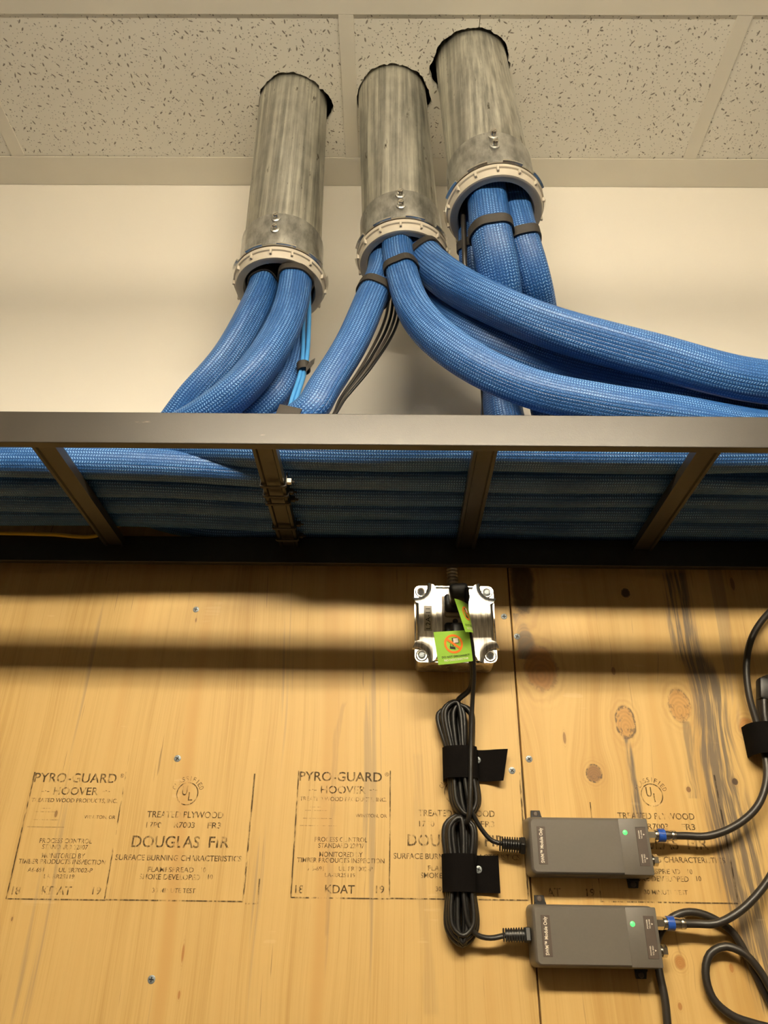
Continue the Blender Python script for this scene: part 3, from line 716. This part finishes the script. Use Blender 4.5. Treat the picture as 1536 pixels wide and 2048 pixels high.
# ------------------------------------------------------------------ power cords with plugs, coils and strain reliefs
def coil(top, bot, wt, wb, n, y0, y1, seed):
    """n long turns between pixel points top and bottom, half widths in metres"""
    r=random.Random(seed); pts=[]
    for k in range(n):
        f=(.16+.84*((k*3)%n)/(n-1)); Y=y0+(y1-y0)*k/(n-1); a=P(*top,0); b=P(*bot,0)
        jt=r.uniform(-.004,.004); jb=r.uniform(-.006,.004); ox=r.uniform(-.004,.004)
        for t,sx in ((.93,1),(.5,1),(.09,1),(.0,.0),(.09,-1),(.5,-1),(.93,-1),(1.0,.0)):
            c=b.lerp(a,t); wd=(wb+(wt-wb)*t)*f*(.92 if t in(.09,.93) else .78)
            zz=c.z+(jt if t>.5 else jb)*(1 if t in(0,1.0) else .5)
            pts.append(V((c.x+sx*wd+ox*(t if t>.5 else 0), Y, zz)))
    return pts
def plug(t, cx, cz, lower=False):
    m_=Matrix.Translation((cx,-.0596,cz))
    MB().bm(box((-.0125,-.010,-.0115),(.0125,0,.0115),.004,3),m_).build('plug',M_RUBBER,t)
def cord(pts, label, relief, seed, group):
    t=thing('adapter_power_cable',pts[0],label,'power cord',group)
    path=catmull(pts,.004); mb=MB()
    tube(mb,path,.0031,10,True,lambda s,a:1+.18*math.cos(2*a)); mb.build('cord',M_RUBBER,t,angle=80)
    return t
M_RIB=M_RUBBER
def strain(t, a, b):
    ax=(b-a).normalized(); L=(b-a).length
    m_=axis_mat(b,a)
    mb=MB(); tube(mb,[a+ax*.003,b],.0056,10); core=mb.build('strain_relief',M_RIB,t)
    nrib=9
    for k in range(nrib):
        z=L*(k+.15)/nrib; mb=MB().bm(box((-.0062-.0008*k/nrib,-.0056,0),(.0062+.0008*k/nrib,.0056,L/nrib*.55),.0008,1),m_@Matrix.Translation((0,0,z))@Matrix.Rotation(PI/2,4,'Z')); mb.build('rib',M_RIB,core,smooth=False)
    MB().bm(box((-.0068,-.0064,L*.96),(.0068,.0064,L*1.2),.001,1),m_@Matrix.Rotation(PI/2,4,'Z')).build('strain_collar',M_RIB,core)
# cord of the upper adapter: lower plug, short run, coil under the upper strap
a0=P(998,1687,-.018); a1=P(1042,1691,-.020)
p1=[V((BXC+.006,-.074,BZC-.026)),P(936,1300,-.070),P(944,1345,-.050),P(940,1378,-.032),P(915,1402,-.024)]
p1+=coil((908,1415),(932,1638),.0215,.0150,7,-.008,-.024,3)
p1+=[P(930,1560,-.027),P(940,1612,-.026),P(952,1640,-.022),P(968,1665,-.019),P(985,1682,-.018),a0+V((.004,0,0))]
t1=cord(p1,'black power cord with its coil under the upper strap, feeding the upper adapter',None,1,'power cords')
plug(t1,BXC-.002,BZC-.0165); MB().bm(box((-.006,-.026,-.016),(.012,-.008,.006),.005,3),Matrix.Translation((BXC-.002,-.0596,BZC-.0165))).build('plug_grip',M_RUBBER,t1)
strain(t1,a0,a1)
b0=P(1005,1870,-.018); b1=P(1052,1870,-.020)
p2=[V((BXC+.012,-.094,BZC+.028)),P(934,1235,-.092),P(944,1290,-.080),P(948,1350,-.060),P(945,1400,-.042),P(942,1480,-.034),P(941,1545,-.034),P(940,1600,-.034),P(936,1640,-.030)]
p2+=coil((916,1640),(922,1878),.0178,.0165,7,-.008,-.024,9)
p2+=[P(928,1800,-.026),P(938,1850,-.024),P(955,1870,-.021),P(980,1876,-.019),b0+V((.004,0,0))]
t2=cord(p2,'black power cord with its coil under the lower strap, feeding the lower adapter',None,2,'power cords')
plug(t2,BXC-.001,BZC+.0210)
MB().bm(box((-.010,-.034,-.006),(.014,-.008,.018),.006,3),Matrix.Translation((BXC+.002,-.0596,BZC+.0190))@Matrix.Rotation(-.12,4,'Y')).build('plug_grip',M_RUBBER,t2)
strain(t2,b0,b1)

# ------------------------------------------------------------------ straps holding the coils
def strip(path2, z0, z1, th, skew=0.0, tilt=0.0):
    """path2: (x, y) points of a band standing along z"""
    n=len(path2); nor=[]
    for i in range(n):
        a=path2[max(0,i-1)]; b=path2[min(n-1,i+1)]; d=V((b[0]-a[0],b[1]-a[1])); d.normalize(); nor.append(V((d.y,-d.x)))
    vs_=[];fs=[]
    for i,(x,y) in enumerate(path2):
        dx=path2[i][0]-path2[0][0]
        for (zz,o_) in ((z0,0),(z1,0),(z1,th),(z0,th)):
            f=(zz-z0)/(z1-z0); end=(i==n-1)
            vs_.append(V((x+nor[i].x*o_+tilt*(f-.5)*2+(skew*(f) if end else 0), y+nor[i].y*o_, zz)))
    for i in range(n-1):
        for k in range(4): fs.append([i*4+k,i*4+(k+1)%4,(i+1)*4+(k+1)%4,(i+1)*4+k])
    fs+=[[0,1,2,3],[(n-1)*4+k for k in range(4)]]
    return MB().add(vs_,fs)
def strap(px0,px1,pxe,py0,py1,depth,label,screw,skew,tilt=0,tail_lift=.003):
    pa=P(px0,(py0+py1)/2,-depth*.6); pb=P(px1,(py0+py1)/2,-depth*.6); pe=P(pxe,(py0+py1)/2,-tail_lift)
    zt=P(px0,py0,-depth).z; zb=P(px0,py1,-depth).z
    pts=[(pa.x,-.001),(pa.x-.001,-depth*.5)]
    for k in range(1,8):
        a=PI-PI*k/8; pts.append(((pa.x+pb.x)/2+(pb.x-pa.x)/2*math.cos(a)*1.0,-depth*.55-depth*.45*math.sin(a)**.7))
    pts+=[(pb.x,-depth*.5),(pb.x+.001,-.006),(pb.x+.004,-.0028)]
    for k in range(1,6): f=k/5; pts.append((pb.x+.004+(pe.x-pb.x-.004)*f,-.0026-tail_lift*f*f))
    t=thing('hook_and_loop_strap',((pa.x+pb.x)/2,0,zb),label,'strap','black straps on the plywood')
    strip(pts,zb,zt,.0016,skew,tilt).build('band',M_VELCRO,t,angle=50)
    phillips(t,screw[0],screw[1],-.0050,.0040,.4)
    return t
strap(890,953,1004,1490,1554,.031,'black strap around the upper cord coil, with a screwed tail flaring right',(955,1520),.0075,0,.010)
strap(889,950,998,1706,1783,.031,'black strap around the lower cord coil, with a square screwed tail',(957,1739),0,0,.003)

# ------------------------------------------------------------------ green tags
def tag_sheet(name, pts, label, full):
    """pts: four 3D corners TL, TR, BR, BL of a slightly curled sheet"""
    t=thing(name,tuple(pts[3]),label,'tag','green cord tags')
    n=12; TL,TR,BR,BL=pts; nrm=(TR-TL).cross(BL-TL).normalized(); nrm=-nrm if nrm.y>0 else nrm
    def S(u,v,o=0):
        p=TL.lerp(TR,u).lerp(BL.lerp(BR,u),v); return p+nrm*(.0035*math.sin(PI*u)*(.4+.6*v)+o)
    vs_=[];fs=[]
    for o in (0,-.0003):
        for j in range(n+1):
            for i in range(n+1): vs_.append(S(i/n,j/n,o))
    Nn=(n+1)**2
    for j in range(n):
        for i in range(n):
            a=j*(n+1)+i; fs.append([a,a+1,a+n+2,a+n+1]); fs.append([Nn+a,Nn+a+n+1,Nn+a+n+2,Nn+a+1])
    rim=[i for i in range(n+1)]+[j*(n+1)+n for j in range(1,n+1)]+[n*(n+1)+i for i in range(n-1,-1,-1)]+[j*(n+1) for j in range(n-1,0,-1)]
    for k in range(len(rim)): a,b=rim[k],rim[(k+1)%len(rim)]; fs.append([a,b,Nn+b,Nn+a])
    MB().add(vs_,fs).build('tag_sheet',M_GREEN,t)
    W=(TR-TL).length; H=(BL-TL).length
    def on(poly2,faces,mat,nm,lift=.0003): MB().add([S(a,b,lift) for a,b in poly2],faces).build(nm,mat,t,smooth=False)
    cx,cy,ro,ri=.50,.40,.265,.205
    v=[];f=[]
    for k in range(48):
        a=2*PI*k/48; v+=[(cx+ro*math.cos(a),cy+ro*H and cy+ro*W/H*math.sin(a)),(cx+ri*math.cos(a),cy+ri*W/H*math.sin(a))]; j=(k+1)%48; f.append([2*k,2*j,2*j+1,2*k+1])
    on(v,f,M_ORANGE,'warning_ring')
    d=(math.cos(math.radians(40)),math.sin(math.radians(40))); q=.032
    bar=[]
    for k in range(9):
        s=-ri+2*ri*k/8
        bar+=[(cx+s*d[0]-q*d[1],cy+(s*d[1]+q*d[0])*W/H),(cx+s*d[0]+q*d[1],cy+(s*d[1]-q*d[0])*W/H)]
    on(bar,[[2*k,2*k+1,2*k+3,2*k+2] for k in range(8)],M_ORANGE,'warning_slash',.0005)
    sq=[(cx+.00,cy-.17),(cx+.14,cy-.17),(cx+.14,cy-.03),(cx+.00,cy-.03)]
    on([(a-.03,b-.015) for a,b in sq]+[(a+.015,b+.02) for a,b in sq],[[0,1,2,3],[4,5,6,7]],M_PRINTB,'socket_symbol_shadow',.0003)
    on(sq,[[0,1,2,3]],M_PRINTW,'socket_symbol',.0006)
    on([(cx-.12,cy+.06),(cx+.03,cy+.10),(cx+.03,cy+.18),(cx-.12,cy+.14), (cx-.10,cy+.0),(cx-.08,cy+.0),(cx-.08,cy+.08),(cx-.10,cy+.08), (cx-.04,cy+.02),(cx-.02,cy+.02),(cx-.02,cy+.1),(cx-.04,cy+.1)],[[0,1,2,3],[4,5,6,7],[8,9,10,11]],M_PRINTB,'plug_symbol',.0003)
    for txt,yy,ww,hh,mt,nm in (('DO NOT DISCONNECT',.785,.80,.062,M_PRINTB,'english_line'),('NO DESCONECTAR',.885,.70,.066,M_PRINTW,'spanish_line')):
        vv,ff=text_mesh(txt,.02); on([(.52+p[0]*ww,yy-p[1]*hh) for p in vv],ff,mt,nm)
    return t
Yt=-.098
tag_sheet('warning_tag',[P(867,1264,-.100),P(938,1260,Yt+.004),P(946,1322,-.078),P(877,1330,-.086)],'flat green warning tag with an orange ring, facing the room',True)
tag_sheet('warning_tag',[P(909,1197,-.128),P(935,1208,-.100),P(947,1268,-.085),P(931,1264,-.112)],'folded green warning tag seen nearly edge-on, below the upper plug',False)

# ------------------------------------------------------------------ power adapters
def adapter(x0,x1,z0,z1,label,ledpx,lefttop,rightbot,name='power_adapter'):
    t=thing(name,((x0+x1)/2,0,z0),label,'power adapter','grey power adapters')
    Yf,Yb=-.036,-.002
    prof=[(.0,0.0015,.004),(-.0015,.006,.006),(-.0010,.020,.006),(0,.0315,.006),(.0009,.0345,.0055),(.0028,.0360,.004)]
    cx,cz=(x0+x1)/2,(z0+z1)/2; hx,hz=(x1-x0)/2,(z1-z0)/2; vs_=[];fs=[]
    for ins,d,r in prof: vs_+=[toY(a,b,d) for a,b in rrect(cx,cz,hx-ins,hz-ins,r)]
    n=28
    for i in range(len(prof)-1):
        for k in range(n): fs.append([i*n+k,i*n+(k+1)%n,(i+1)*n+(k+1)%n,(i+1)*n+k])
    fs+=[[k for k in range(n)],[(len(prof)-1)*n+k for k in range(n)]]
    MB().add(vs_,fs).build('housing',M_GREYPLASTIC,t,angle=35)
    # raised end cap across the right quarter, as a slight step
    MB().bm(box((x1-.0330,-.0364,z0+.0006),(x1-.0006,-.0340,z1-.0006),.0012,2)).build('end_cap',M_GREYSIDE,t)
    MB().bm(box((x0+.0085,-.03635,cz-.0190),(x0+.0180,-.0355,cz+.0190),.0002,1)).build('label_recess',M_LABEL,t)
    mb=MB(); put_text(mb,'SWM\u2122 Module Only',V((x0+.0132,-.03645,cz)),EZ,-EX,.0350,.0050,.02); mb.build('lettering',M_PRINTW,t,smooth=False)
    MB().bm(box((x1-.0150,-.03685,cz-.0195),(x1-.0040,-.0362,cz+.0195),.0002,1)).build('port_label',M_LABEL,t)
    mb=MB()
    for dz in (.0120,-.0120):
        put_text(mb,'POWER',V((x1-.0118,-.03695,cz+dz)),EZ,-EX,.0085,.0014,.02); put_text(mb,'TO SWM' if dz>0 else 'TO IRD',V((x1-.0092,-.03695,cz+dz)),EZ,-EX,.0085,.0014,.02)
        c=V((x1-.0066,-.03695,cz+dz)); mb.add([c+V((-.0008,0,.0009)),c+V((-.0008,0,-.0009)),c+V((.0010,0,0))],[[0,1,2]])
    mb.build('port_lettering',M_PRINTW,t,smooth=False)
    c=P(*ledpx,-.0362); m_=Matrix.Translation((c.x,-.0358,c.z))@Matrix.Rotation(PI/2,4,'X'); mb=MB(); lathe(mb,[(.0001,.0013),(.0018,.0011),(.0029,.0004),(.0031,-.001)],m_,24); tag(mb.build('led',M_LED,t),'glowing green light')
    for (px,py),up in ((lefttop,1),(rightbot,-1)):
        c=P(px,py,-.004); x=c.x
        poly=[(x-.0060,0),(x+.0080,0),(x+.0052,.0135),(x-.0048,.0135)]
        base=z1-.003 if up>0 else z0+.003
        mb=MB(); poly_extrude(mb,[(a,base+up*b) for a,b in poly],[],toY,.0005,.0045)
        ft=mb.build('mounting_foot',M_RUBBER,t,smooth=False)
        mb=MB(); poly_extrude(mb,[(x-.006,base),(x+.008,base),(x+.006,base+up*.007),(x-.0045,base+up*.007)],[],toY,.0040,.0085); mb.build('foot_web',M_RUBBER,ft,smooth=False)
        phillips(t,0,0,0,.0036,.3,'foot_screw',M_PH) if False else None
        m_=Matrix.Translation((x+.0002,-.0045,base+up*.0098))@Matrix.Rotation(PI/2,4,'X'); mb=MB(); lathe(mb,[(.0001,.0012),(.0022,.0010),(.0032,0)],m_,16); mb.build('foot_screw',M_LABEL,ft)
    # open coax port below, threaded stub above (the plug of the coax hides most of it)
    for dz,ln in ((.0130,.008),(-.0125,.0075)):
        m_=Matrix.Translation((x1-.002,-.0200,cz+dz))@Matrix.Rotation(PI/2,4,'Y'); mb=MB(); pr_=[(.0001,0),(.0046,0)]
        z=.001
        while z<ln: pr_+=[(.0050,z),(.0045,z+.0005)]; z+=.001
        pr_+=[(.0046,ln),(.0001,ln)]; lathe(mb,pr_,m_,20); mb.build('coax_port',M_SILVER,t)
    m_=Matrix.Translation((x1+.0050,-.0200,cz-.0125))@Matrix.Rotation(PI/2,4,'Y'); mb=MB(); lathe(mb,[(.0001,0),(.0062,0),(.0062,.0045),(.0040,.0052),(.0001,.0052)],m_,6); mb.build('port_nut',M_SILVER,t,smooth=False)
    return t,cz
ad1,cz1=adapter(.1545,.2868,CAMZ+.0505,CAMZ+.1085,'upper grey power adapter with a green light, screwed to the plywood',(1250,1665),(1070,1620),(1266,1768))
ad2,cz2=adapter(.1515,.2822,CAMZ-.0350,CAMZ+.0212,'lower grey power adapter with a green light, screwed to the plywood',(1265,1848),(1078,1795),(1282,1952))

# ------------------------------------------------------------------ coax cables
def coax(pts, label, conn=None, group='black coax cables'):
    path=catmull(pts,.005); t=thing('coax_cable',tuple(path[0]),label,'coax cable',group)
    mb=MB(); tube(mb,path,.0041,14); mb.build('jacket',M_COAX,t)
    if conn:
        x,zc=conn; c=V((x,-.0200,zc)); base=Matrix.Translation(c)@Matrix.Rotation(PI/2,4,'Y')
        mb=MB(); lathe(mb,[(.0040,.002),(.0064,.002),(.0064,.0095),(.0048,.0100),(.0048,.0125)],base,6); nut=mb.build('hex_nut',M_SILVER,t,smooth=False)
        mb=MB(); lathe(mb,[(.0040,.0105),(.0061,.0105),(.0063,.0135),(.0060,.0150),(.0060,.0245),(.0052,.0290),(.0048,.0300)],base,22); mb.build('connector_body',M_SILVER,t)
        mb=MB(); lathe(mb,[(.0062,.0140),(.0070,.0140),(.0070,.0215),(.0062,.0215)],base,24,True); tag(mb.build('colour_ring',M_BLUERING,t),'bright blue plastic ring')
        mb=MB(); lathe(mb,[(.0044,.0290),(.0056,.0290),(.0058,.0305),(.0052,.0312),(.0058,.0320),(.0056,.0335),(.0042,.0335)],base,22); mb.build('crimp_ring',M_SILVER,t)
    return t
xa=.2868; ya=-.020; za=cz1+.0130
coax([V((xa+.031,ya,za)),V((xa+.045,ya,za)),P(1415,1672,-.022),P(1470,1652,-.025),P(1515,1612,-.026),P(1533,1560,-.024),P(1530,1510,-.020),P(1516,1455,-.018),P(1498,1390,-.020),P(1493,1330,-.022),P(1502,1280,-.022),P(1525,1240,-.020),P(1560,1205,-.016),P(1600,1180,-.011),V((.60,-.009,CAMZ+.44)),V((.615,-.009,CAMZ+.56))],
     'black coax cable from the upper adapter curling up the right edge',(xa,za))
xb=.2822; zb=cz2+.0130
coax([V((xb+.031,ya,zb)),V((xb+.047,ya,zb)),P(1432,1847,-.024),P(1480,1822,-.028),P(1525,1776,-.028),P(1550,1735,-.024),P(1570,1680,-.018),P(1590,1600,-.016),V((.50,-.010,CAMZ+.25)),V((.56,-.009,CAMZ+.44)),V((.58,-.009,CAMZ+.56))],
     'black coax cable from the lower adapter bending up to the right',(xb,zb))
coax([V((.285,-.010,CAMZ-.9)),V((.29,-.010,CAMZ-.3)),P(1338,2075,-.010),P(1330,2000,-.010),P(1318,1940,-.008),P(1312,1890,-.006),P(1325,1858,-.008),P(1345,1835,-.008),P(1380,1824,-.008),P(1425,1836,-.008),P(1468,1868,-.008),P(1505,1935,-.006),P(1535,1995,-.006),P(1570,2060,-.006),V((.46,-.008,CAMZ-.3)),V((.46,-.008,CAMZ-.9))],
     'black coax cable arching out from behind the lower adapter')
coax([V((.49,-.010,CAMZ-.9)),V((.488,-.012,CAMZ-.3)),V((.45,-.016,CAMZ-.13)),P(1560,2010,-.016),P(1522,1945,-.016),P(1490,1908,-.016),P(1452,1893,-.013),P(1420,1908,-.010),P(1411,1945,-.009),P(1425,1995,-.009),P(1462,2030,-.009),P(1510,2048,-.009),P(1560,2062,-.009),V((.47,-.012,CAMZ-.12)),V((.52,-.010,CAMZ-.3)),V((.52,-.010,CAMZ-.9))],
     'black coax cable lying in an open loop at the bottom right')
# strapped coil at the right edge
e=thing('cable_coil',P(1545,1480,0),'dark cable coil at the right edge, under the strap','cable coil')
mb=MB()
for k in range(3):
    c=P(1556+k*9,1440,-.014-.004*k); pp=[]
    for j in range(25):
        a=2*PI*j/24; pp.append(V((c.x+(.020+.003*k)*math.cos(a),c.y,c.z+.060*math.sin(a)-.008)))
    tube(mb,pp,.0040,10,False)
mb.build('cable_turns',M_COAX,e)
c=P(1530,1380,-.02); MB().bm(box((-.009,-.008,-.014),(.02,.008,.014),.004,2),Matrix.Translation(c)@Matrix.Rotation(.2,4,'Y')).build('cable_plug',M_RUBBER,e)
strap(1504,1572,1620,1442,1504,.034,'black strap around the cable coil at the right edge',(1590,1470),0,0)

# ------------------------------------------------------------------ the room's ceiling fixture, behind the viewer
fx=thing('strip_light',(LX,LY,LZ),'long strip light with three bare tubes hung from the ceiling','strip light')
mb=MB().bm(box((LX-.62,LY-.10,LZ+.024),(LX+.62,LY+.10,LZ+.07),.004,2))
mb.build('housing',M_GRID,fx)
m_tube=m_glow('lit_tube',TUBE_COLOR,TUBE_STRENGTH)
for dy in (-.08,0,.08):
    mb=MB(); tube(mb,[V((LX-.59,LY+dy,LZ)),V((LX+.59,LY+dy,LZ))],.013,16); mb.build('tube',m_tube,fx)
    for sx in (-.6,.6): MB().bm(box((LX+sx-.008,LY+dy-.010,LZ-.014),(LX+sx+.008,LY+dy+.010,LZ+.024),.002,1)).build('lamp_holder',M_GRID,fx)
for sx in (-.5,.5):
    mb=MB(); tube(mb,[V((LX+sx,LY,LZ+.068)),V((LX+sx,LY,HC+.001))],.004,12); mb.build('hanger_rod',M_GRID,fx)
